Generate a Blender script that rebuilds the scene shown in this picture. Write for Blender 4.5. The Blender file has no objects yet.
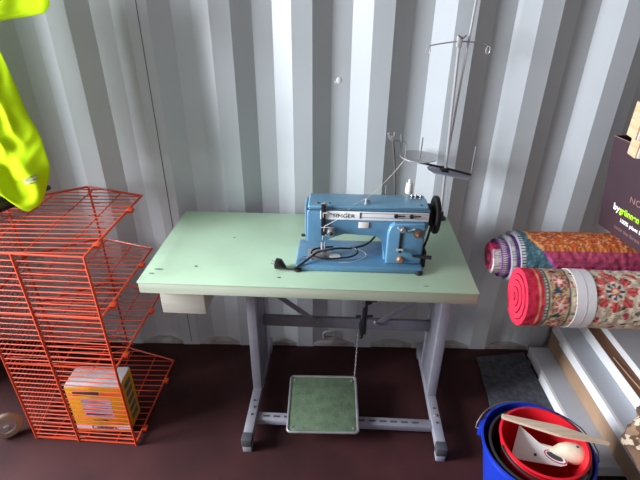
import bpy, bmesh, math, random
from mathutils import Vector, Matrix, noise
PI = math.pi
random.seed(7)
S = bpy.context.scene
COL = S.collection

# ------------------------------------------------------------ camera
cd = bpy.data.cameras.new('camera'); cam = bpy.data.objects.new('camera', cd); COL.objects.link(cam)
F = Vector((-0.0119084, 0.87273956, -0.48804083)); RR = Vector((0.99982278, 0.01750956, 0.00691539)); U = Vector((-0.01458072, 0.48787199, 0.8727934))
cam.matrix_world = Matrix(((RR.x, U.x, -F.x, 0.0139), (RR.y, U.y, -F.y, -1.746), (RR.z, U.z, -F.z, 1.5718), (0, 0, 0, 1)))
cd.sensor_width = 36; cd.lens = 469.16 / 640 * 36; cd.clip_start = 0.02
S.camera = cam
# ------------------------------------------------------------ world and daylight through the open doors
w = bpy.data.worlds.new('world'); S.world = w; w.use_nodes = True
bg = w.node_tree.nodes['Background']; bg.inputs[0].default_value = (0.80, 0.88, 1.0, 1); bg.inputs[1].default_value = 0.9
def area(name, loc, target, sx, sy, power, color):
    l = bpy.data.lights.new(name, 'AREA'); l.shape = 'RECTANGLE'; l.size = sx; l.size_y = sy; l.energy = power; l.color = color
    o = bpy.data.objects.new(name, l); COL.objects.link(o); o.location = loc
    o.rotation_euler = (Vector(target) - Vector(loc)).to_track_quat('-Z', 'Y').to_euler()
    return o
area('door_daylight', (-3.3, -1.10, 1.55), (0.4, -0.5, 0.8), 1.3, 1.6, 400, (0.90, 0.94, 1.0))
S.view_settings.view_transform = 'Standard'; S.view_settings.look = 'None'
S.view_settings.exposure = 0.0; S.view_settings.gamma = 1.0; S.view_settings.use_curve_mapping = False

# ------------------------------------------------------------ materials
def _nodes(name):
    m = bpy.data.materials.new(name); m.use_nodes = True
    return m, m.node_tree, m.node_tree.nodes['Principled BSDF']
def mat(name, c, rough=0.5, metal=0.0, var=0.0, scale=20.0, bump=0.0, bscale=None, c2=None, stretch=None, coat=0.0, spec=None, sheen=0.0, subsurf=0.0):
    m, nt, b = _nodes(name)
    b.inputs['Base Color'].default_value = (*c, 1); b.inputs['Roughness'].default_value = rough; b.inputs['Metallic'].default_value = metal
    b.inputs['Coat Weight'].default_value = coat
    if spec is not None: b.inputs['Specular IOR Level'].default_value = spec
    if sheen: b.inputs['Sheen Weight'].default_value = sheen
    tc = nt.nodes.new('ShaderNodeTexCoord'); mp = nt.nodes.new('ShaderNodeMapping')
    nt.links.new(tc.outputs['Object'], mp.inputs[0])
    if stretch: mp.inputs['Scale'].default_value = stretch
    if var or c2:
        n = nt.nodes.new('ShaderNodeTexNoise'); n.inputs['Scale'].default_value = scale; n.inputs['Detail'].default_value = 5
        nt.links.new(mp.outputs[0], n.inputs['Vector'])
        r = nt.nodes.new('ShaderNodeValToRGB'); r.color_ramp.elements[0].position = 0.35; r.color_ramp.elements[1].position = 0.65
        a = c; d = c2 if c2 else tuple(min(1, x * (1 + var)) for x in c)
        if not c2: a = tuple(x * (1 - var) for x in c)
        r.color_ramp.elements[0].color = (*a, 1); r.color_ramp.elements[1].color = (*d, 1)
        nt.links.new(n.outputs[0], r.inputs[0]); nt.links.new(r.outputs[0], b.inputs['Base Color'])
    if bump:
        n2 = nt.nodes.new('ShaderNodeTexNoise'); n2.inputs['Scale'].default_value = bscale or scale; n2.inputs['Detail'].default_value = 6
        nt.links.new(mp.outputs[0], n2.inputs['Vector'])
        bp_ = nt.nodes.new('ShaderNodeBump'); bp_.inputs['Strength'].default_value = bump; bp_.inputs['Distance'].default_value = 0.004
        nt.links.new(n2.outputs[0], bp_.inputs['Height']); nt.links.new(bp_.outputs[0], b.inputs['Normal'])
    return m
def vmat(name, rough=0.9, bump=0.5, bscale=350):
    m, nt, b = _nodes(name)
    a = nt.nodes.new('ShaderNodeVertexColor'); a.layer_name = 'Col'
    nt.links.new(a.outputs[0], b.inputs['Base Color']); b.inputs['Roughness'].default_value = rough; b.inputs['Specular IOR Level'].default_value = 0.15
    tc = nt.nodes.new('ShaderNodeTexCoord'); n = nt.nodes.new('ShaderNodeTexNoise'); n.inputs['Scale'].default_value = bscale
    nt.links.new(tc.outputs['Object'], n.inputs['Vector'])
    bp_ = nt.nodes.new('ShaderNodeBump'); bp_.inputs['Strength'].default_value = bump; bp_.inputs['Distance'].default_value = 0.003
    nt.links.new(n.outputs[0], bp_.inputs['Height']); nt.links.new(bp_.outputs[0], b.inputs['Normal'])
    return m

M = dict(
 wall=mat('container_paint', (0.53, 0.56, 0.585), 0.36, var=0.03, scale=3, bump=0.02, bscale=8),
 wall_dim=mat('container_paint_dimmed', (0.36, 0.31, 0.275), 0.6, var=0.04, scale=3),  # unseen walls made darker and browner to cut fill light on the back wall
 rail=mat('rail_paint', (0.52, 0.53, 0.53), 0.55, c2=(0.30, 0.26, 0.24), scale=14, bump=0.1),
 groove=mat('sealant_groove', (0.10, 0.10, 0.11), 0.7),
 ceil=mat('ceiling_paint', (0.33, 0.33, 0.33), 0.6),
 table=mat('green_laminate', (0.45, 0.62, 0.44), 0.42, var=0.05, scale=5, bump=0.02, bscale=90),
 edge=mat('table_edge', (0.40, 0.44, 0.33), 0.6, c2=(0.48, 0.52, 0.42), scale=12, stretch=(0.3, 3, 3)),
 stain=mat('table_stain', (0.13, 0.20, 0.15), 0.6),
 steel=mat('grey_frame_paint', (0.27, 0.265, 0.31), 0.45, var=0.08, scale=18, bump=0.05, bscale=120),
 steel2=mat('grey_crossbar_paint', (0.20, 0.195, 0.23), 0.5, var=0.08, scale=18),
 cap=mat('dark_cap', (0.06, 0.06, 0.07), 0.6),
 blue=mat('hammered_blue_paint', (0.092, 0.222, 0.355), 0.36, var=0.06, scale=30, coat=0.15, bump=0.04, bscale=200),
 blue2=mat('lid_blue_paint', (0.13, 0.28, 0.40), 0.38, var=0.04, scale=30, coat=0.15),
 chrome=mat('chrome', (0.62, 0.62, 0.64), 0.28, 0.55),
 iron=mat('dull_steel', (0.36, 0.35, 0.36), 0.35, 0.6),
 ddial=mat('brown_dial', (0.20, 0.15, 0.12), 0.4, 0.5),
 dsteel=mat('dark_steel', (0.16, 0.15, 0.15), 0.4, 0.6),
 tray=mat('tray_grey', (0.42, 0.42, 0.43), 0.4, 0.3),
 tray2=mat('tray_lilac', (0.42, 0.42, 0.52), 0.4, 0.1),
 blk=mat('black_plastic', (0.012, 0.012, 0.014), 0.4),
 wheelb=mat('handwheel_black', (0.006, 0.005, 0.005), 0.5, spec=0.25),
 brass=mat('brass', (0.40, 0.19, 0.10), 0.4, 0.5),
 white=mat('white_paint', (0.88, 0.88, 0.88), 0.5),
 silver=mat('silver_band', (0.80, 0.82, 0.85), 0.4),
 txt=mat('dark_ink', (0.05, 0.055, 0.07), 0.6),
 sticker=mat('sticker', (0.78, 0.72, 0.68), 0.6),
 thread=mat('cream_thread', (0.82, 0.76, 0.68), 0.8, bump=0.5, bscale=400),
 orange=mat('orange_enamel', (0.62, 0.060, 0.016), 0.4, coat=0.1),
 felt=mat('pedal_green', (0.10, 0.15, 0.09), 0.9, var=0.18, scale=30, bump=0.4, bscale=150),
 pedal=mat('pedal_frame', (0.36, 0.36, 0.37), 0.4, 0.6, var=0.15, scale=30),
 pale=mat('pale_wood', (0.58, 0.55, 0.46), 0.6, c2=(0.50, 0.48, 0.42), scale=6, stretch=(1, 6, 6)),
 yel=mat('yellow_card', (0.78, 0.38, 0.004), 0.5), org=mat('orange_print', (0.75, 0.16, 0.02), 0.5),
 paper=mat('white_paper', (0.74, 0.71, 0.72), 0.55),
 pwhite=mat('pack_white', (0.78, 0.74, 0.76), 0.6), pgrey=mat('pack_grey', (0.12, 0.12, 0.13), 0.6),
 lilac=mat('photo_lilac', (0.40, 0.30, 0.42), 0.5, c2=(0.62, 0.50, 0.55), scale=25, stretch=(0.6, 1, 3)), navy=mat('photo_navy', (0.08, 0.05, 0.14), 0.5),
 hiviz=mat('hi_vis_yellow', (0.50, 0.76, 0.003), 0.85, bump=0.15, bscale=30, spec=0.15),
 reflec=mat('reflective_tape', (0.42, 0.48, 0.20), 0.5, 0.1, var=0.1, scale=40),
 tyre=mat('beige_rubber', (0.40, 0.30, 0.22), 0.7),
 box=mat('plum_card', (0.036, 0.014, 0.022), 0.6, var=0.1, scale=8), boxin=mat('box_inside', (0.03, 0.015, 0.02), 0.8),
 lime=mat('lime_ink', (0.42, 0.80, 0.02), 0.5), tan_ink=mat('tan_ink', (0.25, 0.13, 0.11), 0.6),
 wood=mat('pine_side', (0.62, 0.42, 0.26), 0.7, c2=(0.48, 0.30, 0.17), scale=5, stretch=(2, 2, 25)),
 panel=mat('panel_face', (0.52, 0.55, 0.61), 0.65, var=0.03, scale=6), pedge=mat('panel_edge_lit', (0.92, 0.92, 0.93), 0.6),  # light from the left put into the colour: edges whiter than tops
 card=mat('cardboard', (0.42, 0.27, 0.17), 0.8, var=0.08, scale=9), dcard=mat('brown_board', (0.20, 0.085, 0.045), 0.7, var=0.15, scale=9, stretch=(1, .2, 1)),
 bblue=mat('blue_plastic', (0.008, 0.035, 0.42), 0.35, subsurf=0), bred=mat('red_plastic', (0.68, 0.012, 0.025), 0.3), bblk=mat('black_bucket', (0.02, 0.02, 0.024), 0.35),
 slat=mat('pine_slat', (0.75, 0.60, 0.46), 0.6, c2=(0.62, 0.47, 0.34), scale=6, stretch=(1, 14, 14)),
 block=mat('bristle_block', (0.74, 0.66, 0.50), 0.6, var=0.08, scale=30), redp=mat('red_print', (0.55, 0.03, 0.05), 0.5),
 mat=mat('grey_felt', (0.11, 0.115, 0.14), 0.95, c2=(0.20, 0.205, 0.24), scale=45, bump=0.8, bscale=140),
)
# floor: worn maroon plywood with pale flecks
def floor_mat():
    m, nt, b = _nodes('floor_plywood')
    tc = nt.nodes.new('ShaderNodeTexCoord'); n = nt.nodes.new('ShaderNodeTexNoise'); n.inputs['Scale'].default_value = 4; n.inputs['Detail'].default_value = 8
    nt.links.new(tc.outputs['Object'], n.inputs['Vector'])
    r = nt.nodes.new('ShaderNodeValToRGB'); r.color_ramp.elements[0].position = .35; r.color_ramp.elements[1].position = .7
    r.color_ramp.elements[0].color = (0.030, 0.0085, 0.0095, 1); r.color_ramp.elements[1].color = (0.055, 0.015, 0.016, 1)
    nt.links.new(n.outputs[0], r.inputs[0])
    v = nt.nodes.new('ShaderNodeTexNoise'); v.inputs['Scale'].default_value = 17; v.inputs['Detail'].default_value = 3; nt.links.new(tc.outputs['Object'], v.inputs['Vector'])
    r2 = nt.nodes.new('ShaderNodeValToRGB'); r2.color_ramp.elements[0].position = .735; r2.color_ramp.elements[1].position = .78
    nt.links.new(v.outputs[0], r2.inputs[0])
    mx = nt.nodes.new('ShaderNodeMix'); mx.data_type = 'RGBA'; mx.inputs[7].default_value = (0.16, 0.09, 0.07, 1)
    nt.links.new(r2.outputs[0], mx.inputs[0]); nt.links.new(r.outputs[0], mx.inputs[6]); nt.links.new(mx.outputs[2], b.inputs['Base Color'])
    b.inputs['Roughness'].default_value = 0.7; b.inputs['Specular IOR Level'].default_value = 0.25
    bp_ = nt.nodes.new('ShaderNodeBump'); bp_.inputs['Strength'].default_value = 0.15; bp_.inputs['Distance'].default_value = .01
    nt.links.new(n.outputs[0], bp_.inputs['Height']); nt.links.new(bp_.outputs[0], b.inputs['Normal'])
    return m
M['floor'] = floor_mat()
def camo_mat():
    m, nt, b = _nodes('mottled_cloth')
    tc = nt.nodes.new('ShaderNodeTexCoord'); n = nt.nodes.new('ShaderNodeTexVoronoi'); n.inputs['Scale'].default_value = 45
    nt.links.new(tc.outputs['Object'], n.inputs['Vector'])
    sp = nt.nodes.new('ShaderNodeSeparateColor'); nt.links.new(n.outputs['Color'], sp.inputs[0])
    r = nt.nodes.new('ShaderNodeValToRGB'); r.color_ramp.interpolation = 'CONSTANT'
    r.color_ramp.elements[0].color = (0.13, 0.07, 0.04, 1); r.color_ramp.elements[1].position = .45; r.color_ramp.elements[1].color = (0.62, 0.50, 0.38, 1)
    e = r.color_ramp.elements.new(.75); e.color = (0.30, 0.19, 0.11, 1)
    nt.links.new(sp.outputs[0], r.inputs[0]); nt.links.new(r.outputs[0], b.inputs['Base Color']); b.inputs['Roughness'].default_value = .9
    return m
M['camo'] = camo_mat()

# ------------------------------------------------------------ mesh helpers
class MB:
    def __init__(s): s.bm = bmesh.new()
    def box(s, x0, x1, y0, y1, z0, z1, bev=0.0, seg=2, mtx=None):
        g = bmesh.ops.create_cube(s.bm, size=1.0)
        vs = g['verts']
        for v in vs: v.co = Vector(((x0 + x1) / 2 + v.co.x * (x1 - x0), (y0 + y1) / 2 + v.co.y * (y1 - y0), (z0 + z1) / 2 + v.co.z * (z1 - z0)))
        if bev:
            es = list({e for v in vs for e in v.link_edges})
            r = bmesh.ops.bevel(s.bm, geom=es, offset=bev, segments=seg, affect='EDGES', profile=0.5)
            vs = list({v for f in r['faces'] for v in f.verts} | {v for v in vs if v.is_valid})
        if mtx: bmesh.ops.transform(s.bm, matrix=mtx, verts=vs)
        return s
    def tube(s, pts, r, n=8, closed=False, caps=True, rs=None):
        pts = [Vector(p) for p in pts]; N = len(pts); rings = []
        up = None
        for i, p in enumerate(pts):
            if closed: t = (pts[(i + 1) % N] - pts[i - 1])
            else: t = (pts[min(i + 1, N - 1)] - pts[max(i - 1, 0)])
            t.normalize()
            if up is None:
                up = t.orthogonal().normalized()
            else:
                up = (up - t * up.dot(t))
                if up.length < 1e-6: up = t.orthogonal()
                up.normalize()
            sd = t.cross(up)
            rad = rs[i] if rs else r
            rings.append([s.bm.verts.new(p + (up * math.cos(2 * PI * k / n) + sd * math.sin(2 * PI * k / n)) * rad) for k in range(n)])
        for i in range(N if closed else N - 1):
            a, b = rings[i], rings[(i + 1) % N]
            for k in range(n): s.bm.faces.new((a[k], a[(k + 1) % n], b[(k + 1) % n], b[k]))
        if caps and not closed:
            s.bm.faces.new(rings[0][::-1]); s.bm.faces.new(rings[-1])
        return s
    def lathe(s, prof, n=32, mtx=None, close=False):
        # prof: (r, z); axis z
        rings = []; vs = []
        for r, z in prof:
            if r < 1e-6: ring = [s.bm.verts.new((0, 0, z))]
            else: ring = [s.bm.verts.new((r * math.cos(2 * PI * k / n), r * math.sin(2 * PI * k / n), z)) for k in range(n)]
            rings.append(ring); vs += ring
        m = len(rings)
        for i in range(m if close else m - 1):
            a, b = rings[i], rings[(i + 1) % m]
            for k in range(n):
                k2 = (k + 1) % n
                if len(a) == 1 and len(b) == 1: continue
                if len(a) == 1: s.bm.faces.new((a[0], b[k2], b[k]))
                elif len(b) == 1: s.bm.faces.new((a[k], a[k2], b[0]))
                else: s.bm.faces.new((a[k], a[k2], b[k2], b[k]))
        if mtx: bmesh.ops.transform(s.bm, matrix=mtx, verts=vs)
        return s
    def prism(s, poly, y0, y1, bev=0.0, seg=3, mtx=None):
        # poly in (x, z), extruded along y
        a = [s.bm.verts.new((x, y0, z)) for x, z in poly]; b = [s.bm.verts.new((x, y1, z)) for x, z in poly]
        fs = [s.bm.faces.new(a), s.bm.faces.new(b[::-1])]
        n = len(poly)
        for i in range(n): s.bm.faces.new((a[i], b[i], b[(i + 1) % n], a[(i + 1) % n]))
        vs = a + b
        if bev:
            es = [e for f in fs for e in f.edges]
            r = bmesh.ops.bevel(s.bm, geom=es, offset=bev, segments=seg, affect='EDGES', profile=0.5)
            vs = list({v for f in r['faces'] for v in f.verts} | {v for v in vs if v.is_valid})
        if mtx: bmesh.ops.transform(s.bm, matrix=mtx, verts=vs)
        return s
    def quad(s, *p):
        s.bm.faces.new([s.bm.verts.new(q) for q in p]); return s
    def build(s, name, m, parent=None, smooth=True, angle=35):
        bmesh.ops.recalc_face_normals(s.bm, faces=s.bm.faces)
        me = bpy.data.meshes.new(name); s.bm.to_mesh(me); s.bm.free()
        me.materials.append(m)
        if smooth:
            for p in me.polygons: p.use_smooth = True
            me.set_sharp_from_angle(angle=math.radians(angle))
        o = bpy.data.objects.new(name, me); COL.objects.link(o)
        if parent: o.parent = parent
        return o
def tag(o, label=None, cat=None, group=None, kind=None):
    if label: o['label'] = label
    if cat: o['category'] = cat
    if group: o['group'] = group
    if kind: o['kind'] = kind
    return o
def thing(name, loc, rz, label, cat, group=None):
    o = bpy.data.objects.new(name, None); COL.objects.link(o); o.location = loc; o.rotation_euler = (0, 0, rz); o.empty_display_size = .05
    return tag(o, label, cat, group)
def T(x, y, z): return Matrix.Translation((x, y, z))
def text_mesh(body, size, mtx, name, m, parent, ext=0.0003, bold=0.0, shear=0.0, sx=1.0):
    c = bpy.data.curves.new(name, 'FONT'); c.body = body; c.size = size; c.extrude = ext; c.offset = bold; c.shear = shear; c.space_character = 1.05
    o = bpy.data.objects.new(name + '_tmp', c); COL.objects.link(o)
    bpy.context.view_layer.update()
    me = bpy.data.meshes.new_from_object(o.evaluated_get(bpy.context.evaluated_depsgraph_get()))
    me.transform(Matrix.Diagonal((sx, 1, 1, 1))); me.transform(mtx); me.materials.clear(); me.materials.append(m)
    COL.objects.unlink(o); bpy.data.objects.remove(o)
    n = bpy.data.objects.new(name, me); COL.objects.link(n); n.parent = parent
    return n
XZ = Matrix(((1, 0, 0, 0), (0, 0, -1, 0), (0, 1, 0, 0), (0, 0, 0, 1)))   # text lying in XY stands up in XZ facing -Y

# ============================================================ THE SETTING
PIT, XO, DEP = 0.278, -0.0416, 0.036
def corrugated(name, xa, xb, ylev, zt, m, sgn=1):
    bm = bmesh.new(); prev = None
    pts = []
    k = math.floor((xa - XO) / PIT) - 1
    while XO + k * PIT < xb + PIT:
        x = XO + k * PIT
        pts += [(x, 0), (x + .068, DEP), (x + .138, DEP), (x + .206, 0)]   # outward slope, recessed flat, return slope, near flat
        k += 1
    pts = [p for p in pts if xa <= p[0] <= xb]
    for p in pts:
        a = bm.verts.new((p[0], ylev + sgn * p[1], 0)); b = bm.verts.new((p[0], ylev + sgn * p[1], zt))
        if prev: bm.faces.new((prev[0], a, b, prev[1]))
        prev = (a, b)
    me = bpy.data.meshes.new(name); bm.to_mesh(me); bm.free(); me.materials.append(m)
    o = bpy.data.objects.new(name, me); COL.objects.link(o); return tag(o, kind='structure')
XL, XR, YF, ZT = -1.67, 3.2, -2.35, 2.39
corrugated('wall_back', XL, XR, 0, ZT, M['wall'])
corrugated('wall_front', XL, XR, YF, ZT, M['wall_dim'], -1)
tag(MB().box(XL, XR, YF - .04, .06, -.04, 0).build('floor', M['floor'], smooth=False), kind='structure')
tag(MB().box(XL, XR, YF - .04, .06, ZT, ZT + .04).build('ceiling', M['ceil'], smooth=False), kind='structure')
tag(MB().box(XR, XR + .04, YF - .04, .06, 0, ZT).build('wall_right', M['wall_dim'], smooth=False), kind='structure')
m = MB(); m.box(XL - .04, XL, -.46, .04, 0, ZT); m.box(XL - .04, XL, YF - .04, -2.05, 0, ZT); m.box(XL - .04, XL, -2.05, -.46, 2.28, ZT)  # unseen doorway wall, added so its shadow darkens the left of the back wall
tag(m.build('shade_wall_left', M['wall_dim'], smooth=False), kind='structure')
# bottom side rail: shows as trapezoid ledges in the recesses
tag(MB().box(XL, XR, .0025, .05, 0, .022, .002).build('baseboard_back', M['rail'], smooth=False), kind='structure')
# vertical panel seam
sx_ = -.632
tag(MB().tube([(sx_, -.0005, .02), (sx_, -.0005, ZT)], .0014, 6).build('trim_1', M['groove']), kind='structure')

# ============================================================ SEWING TABLE
TX, TY, TP = -.5736, -.5452, -.0328
t = thing('sewing_table', (TX, TY, 0), TP, 'green-topped industrial sewing table on a grey steel frame with a foot pedal', 'table')
W, D, H = 1.0566, .5109, .742
top = MB().box(0, W, 0, D, H - .006, H, .002).build('tabletop', M['table'], t)
MB().box(.002, W - .002, .002, D - .002, H - .044, H - .006, .003).build('edge_band', M['edge'], top)
st = MB()
for a, b, r, e in ((.045, .075, .010, .4), (.03, .05, .006, .5), (.16, .10, .004, 1), (.44, .05, .004, 1), (.245, .30, .003, 1), (.90, .03, .006, .4)):
    st.lathe([(0, 0), (r, 0), (r * .9, .0004), (0, .0004)], 12, T(a, b, H + .0002) @ Matrix.Diagonal((1.6, e, 1, 1)))
tag(st.build('stain', M['stain'], top), 'dark stains and chips on the laminate', kind='stuff')
LX = (.286, 1.010)
for i, a in enumerate(LX):
    ft = MB().box(a, a + .036, -.03, .545, .028, .066, .003).build('foot', M['steel'], t)
    MB().box(a - .002, a + .038, -.038, .0, .03, .069, .004).build('end_cap', M['cap'], ft)
    MB().box(a + .001, a + .035, -.036, .002, 0, .03, .003).build('foot_pad', M['steel'], ft)
    MB().box(a + .001, a + .035, .50, .54, 0, .03, .003).build('foot_pad', M['steel'], ft)
    for yb in (.085, .155): MB().lathe([(0, .003), (.004, .003), (.004, 0)], 10, T(a + .018, yb, .066)).build('bolt', M['cap'], ft)
    MB().lathe([(0, .006), (.006, .005), (.008, 0)], 6, T(a + .018, .12, .066)).build('bolt', M['iron'], ft)
    MB().box(a, a + .036, .218, .246, .066, H - .044, .003).build('leg', M['steel'], t)
    MB().box(a + .003, a + .033, .246, .395, .066, H - .05, .002).build('leg', M['steel2'], t)
    MB().box(a, a + .036, .395, .42, .066, H - .044, .003).build('leg', M['steel'], t)
b1 = MB().box(LX[0] + .036, LX[1], .075, .113, .022, .05, .003).build('lower_rail', M['steel'], t)
sl = MB()
k = LX[0] + .06
while k < LX[1] - .04:
    sl.box(k, k + .026, .090, .098, .0495, .0508); k += .042
tag(sl.build('slot', M['cap'], b1), kind='stuff')
MB().box(LX[0] + .03, LX[1] + .004, .362, .378, .285, .337, .002).build('crossbar', M['steel2'], t)
def strut(p, q, wd, th, nm, m, par):
    p = Vector(p); q = Vector(q); d = q - p; L = d.length; z = d.normalized(); y = Vector((0, 1, 0)); x = y.cross(z).normalized()
    mt = Matrix(((x.x, y.x, z.x, p.x), (x.y, y.y, z.y, p.y), (x.z, y.z, z.z, p.z), (0, 0, 0, 1)))
    return MB().box(-wd / 2, wd / 2, -th / 2, th / 2, 0, L, .001, mtx=mt).build(nm, m, par)
strut((.535, .358, .325), (.32, .358, .50), .022, .005, 'diagonal_brace', M['steel2'], t)
strut((.80, .358, .325), (.97, .358, .47), .022, .005, 'diagonal_brace', M['steel2'], t)
for a in (.550, .79):
    MB().lathe([(0, .012), (.006, .012), (.009, .004), (.012, 0)], 12, T(a, .356, .326) @ Matrix.Rotation(PI / 2, 4, 'X')).build('wing_nut', M['iron'], t)
# drawer box under the left end
db = MB().box(.045, .192, .045, .20, .588, .6975, .003).build('drawer_box', M['pale'], t)
MB().box(.085, .165, .038, .047, .684, .690, .001).build('drawer_lip', M['edge'], db)
# foot pedal, chain, lever
def ped(a, b, z): return Vector((a, b, z))
pm = Matrix.Translation((.583, .134, .090)) @ Matrix.Rotation(.0328, 4, 'Z') @ Matrix.Rotation(math.radians(8), 4, 'X')
pd = MB().box(-.131, .131, -.122, .122, -.006, .004, .002, mtx=pm).build('pedal', M['felt'], t)
fr = [(-.134, -.125, .002), (.134, -.125, .002), (.134, .125, .002), (-.134, .125, .002)]
fp = []
for i in range(4):
    a, b = Vector(fr[i]), Vector(fr[(i + 1) % 4]); a2 = Vector(fr[i - 1])
    for kx in range(5):
        u = kx / 4 * PI / 2; rr = .012
        d1 = (a2 - a).normalized(); d2 = (b - a).normalized()
        fp.append(pm @ (a + d1 * rr * (1 - math.sin(u)) + d2 * rr * (1 - math.cos(u))))
MB().tube(fp, .0055, 8, closed=True).build('pedal_rim', M['pedal'], pd)
for sx in (-.117, .117):
    for sy in (-.107, .107): MB().lathe([(0, .003), (.004, .002), (.005, 0)], 10, pm @ T(sx, sy, .004)).build('screw', M['iron'], pd)
PC = (.708, .256)      # chain corner
MB().tube([(PC[0], .250, .100), (PC[0] + .002, .252, .114)], .006, 8).build('chain_clip', M['chrome'], pd)
chn = MB(); z = .112; i = 0
while z < .345:
    pts = []
    for kx in range(8):
        u = 2 * PI * kx / 8; dx, dz = .0032 * math.cos(u), .0075 * math.sin(u)
        pts.append((PC[0] + .004 * (z - .11) * 4 + (dx if i % 2 else 0), .252 + (0 if i % 2 else dx), z + dz))
    chn.tube(pts, .0012, 5, closed=True); z += .0115; i += 1
tag(chn.build('chain', M['iron'], t), kind='stuff')
lv = MB()
lv.tube([(.725, .25, .335), (.728, .25, .40), (.735, .25, .48)], .010, 8, rs=[.006, .015, .009])
lv.box(.718, .742, .235, .262, .365, .41, .003)
lv.tube([(.735, .25, .45), (.742, .25, .56), (.752, .25, .70)], .006, 8)
lv.tube([(.70, .25, .44), (.765, .25, .445)], .005, 8)
lv.lathe([(0, .012), (.014, .012), (.014, -.012), (0, -.012)], 14, T(.745, .25, .52) @ Matrix.Rotation(PI / 2, 4, 'X'))
lv.box(.73, .775, .235, .265, .52, .535, .003); lv.box(.715, .765, .23, .27, .54, .56, .004)
tag(lv.build('clutch_lever', M['blk'], t), 'black lever hanging under the tabletop')
MB().tube([(.722, .245, .345), (.722, .245, .50), (.727, .245, .69)], .0018, 6).build('chain_rod', M['iron'], t)

# ============================================================ SEWING MACHINE
mc = thing('sewing_machine', (.12, -.385, H + .0005), -.025, 'blue metal industrial sewing machine with white name band on green table', 'sewing machine')
MB().box(-.2, .207, -.09, .085, 0, .022, .006, 3).build('bed', M['blue'], mc)
# bed feet (hinge pads)
for x, y in ((-.192, -.086), (.197, -.086)):
    MB().lathe([(0, 0), (.013, 0), (.013, .008), (.009, .012), (0, .013)], 14, T(x, y, 0)).build('bed_foot', M['blk'], mc)
body = [(-.166, .086), (-.112, .082), (-.104, .094), (-.09, .106), (-.07, .114), (-.045, .118), (.045, .118), (.062, .114), (.075, .104), (.082, .088), (.084, .023),
        (.203, .023), (.206, .13), (.217, .145), (.217, .203), (-.156, .203), (-.164, .192)]
MB().prism(body, -.047, .055, .005).build('arm', M['blue'], mc)
# column swells a little forward
col = [(.090, .022), (.203, .022), (.208, .158), (.202, .166), (.110, .166), (.096, .154), (.090, .130)]
MB().prism(col, -.066, -.03, .006).build('column', M['blue'], mc)
tc_ = MB().prism([(-.163, .2035), (.212, .2035), (.210, .213), (-.158, .213)], -.044, .054, .004).build('top_cover', M['blue2'], mc)
for x in (-.13, -.095, .19): MB().lathe([(0, .0015), (.004, .0015), (.0045, 0)], 10, T(x, -.025, .213)).build('cover_screw', M['blk'], tc_)
# seam line below cover
MB().box(-.1655, .217, -.0485, -.046, .199, .2012).build('seam', M['txt'], mc)
# name band
bd = MB().box(-.122, .214, -.0500, -.046, .169, .198, .0008).build('name_band', M['silver'], mc)
text_mesh('SINGER', .0178, T(-.084, -.0504, .177) @ XZ, 'brand_lettering', M['txt'], bd, bold=.0, sx=1.12)
ln = MB(); ln.box(.002, .212, -.0506, -.0495, .1925, .1938); ln.box(.002, .212, -.0506, -.0495, .178, .1792); ln.box(.0, .005, -.0508, -.0495, .175, .195); ln.build('band_line', M['txt'], bd)
sk = MB().box(-.002, .030, -.0495, -.0465, .141, .161, .0004).build('sticker', M['sticker'], mc)
# face plate edge, take-up slot
sl_ = MB().box(-.120, -.106, -.055, -.046, .112, .222, .003).build('take_up_slot', M['blk'], mc)
MB().tube([(-.113, -.052, .175), (-.113, -.060, .195), (-.100, -.061, .197), (-.085, -.055, .190)], .0022, 6).build('take_up_lever', M['chrome'], sl_)
MB().tube([(-.113, -.05, .212), (-.118, -.05, .222), (-.108, -.052, .226), (-.104, -.05, .214)], .003, 6).build('thread_hook', M['iron'], mc)
MB().box(-.172, -.164, -.035, .045, .083, .203, .003).build('face_plate', M['blue2'], mc)
MB().lathe([(0, 0), (.005, 0), (.005, .012), (.003, .015), (0, .015)], 10, T(-.17, -.03, .10) @ Matrix.Rotation(-PI / 2, 4, 'Y')).build('side_knob', M['blk'], mc)
# tension dial
td = MB().lathe([(0, .020), (.009, .020), (.011, .016), (.011, .010), (.0135, .010), (.0135, .007), (.0125, .006), (.0135, .004), (.0135, .001), (0, 0)], 20, T(-.088, -.048, .128) @ Matrix.Rotation(PI / 2, 4, 'X')).build('tension_dial', M['iron'], mc)
MB().lathe([(0, .006), (.004, .006), (.006, 0)], 12, T(-.088, -.068, .128) @ Matrix.Rotation(PI / 2, 4, 'X')).build('dial_knob', M['blk'], td)
MB().tube([(-.12, -.053, .142), (-.10, -.057, .145), (-.078, -.053, .141)], .002, 6).build('thread_guide', M['chrome'], mc)
MB().tube([(-.115, -.052, .118), (-.10, -.055, .114), (-.092, -.053, .108)], .0016, 6).build('check_spring', M['chrome'], mc)
# needle bar and presser foot
MB().tube([(-.118, -.02, .09), (-.118, -.02, .045)], .0035, 8).build('needle_bar', M['chrome'], mc)
pf = MB().tube([(-.108, -.02, .09), (-.108, -.02, .036)], .0032, 8).build('presser_bar', M['chrome'], mc)
MB().box(-.116, -.100, -.034, -.008, .0235, .0275, .001).build('presser_foot', M['iron'], pf)
MB().box(-.116, -.102, -.026, -.014, .034, .048, .001).build('needle_clamp', M['iron'], mc)
MB().tube([(-.118, -.02, .046), (-.118, -.02, .022)], .0009, 5).build('needle', M['chrome'], mc)
MB().box(-.165, -.085, -.05, .015, .022, .0232, .0004).build('needle_plate', M['iron'], mc)
MB().lathe([(0, .0018), (.018, .0018), (.019, 0)], 24, T(-.074, -.03, .0222)).build('bobbin_cover', M['sticker'], mc)
MB().tube([(-.19, -.06, .024), (-.178, -.05, .03), (-.168, -.04, .024), (-.158, -.05, .024), (-.150, -.055, .024)], .0018, 6).build('edge_guide', M['iron'], mc)
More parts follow.
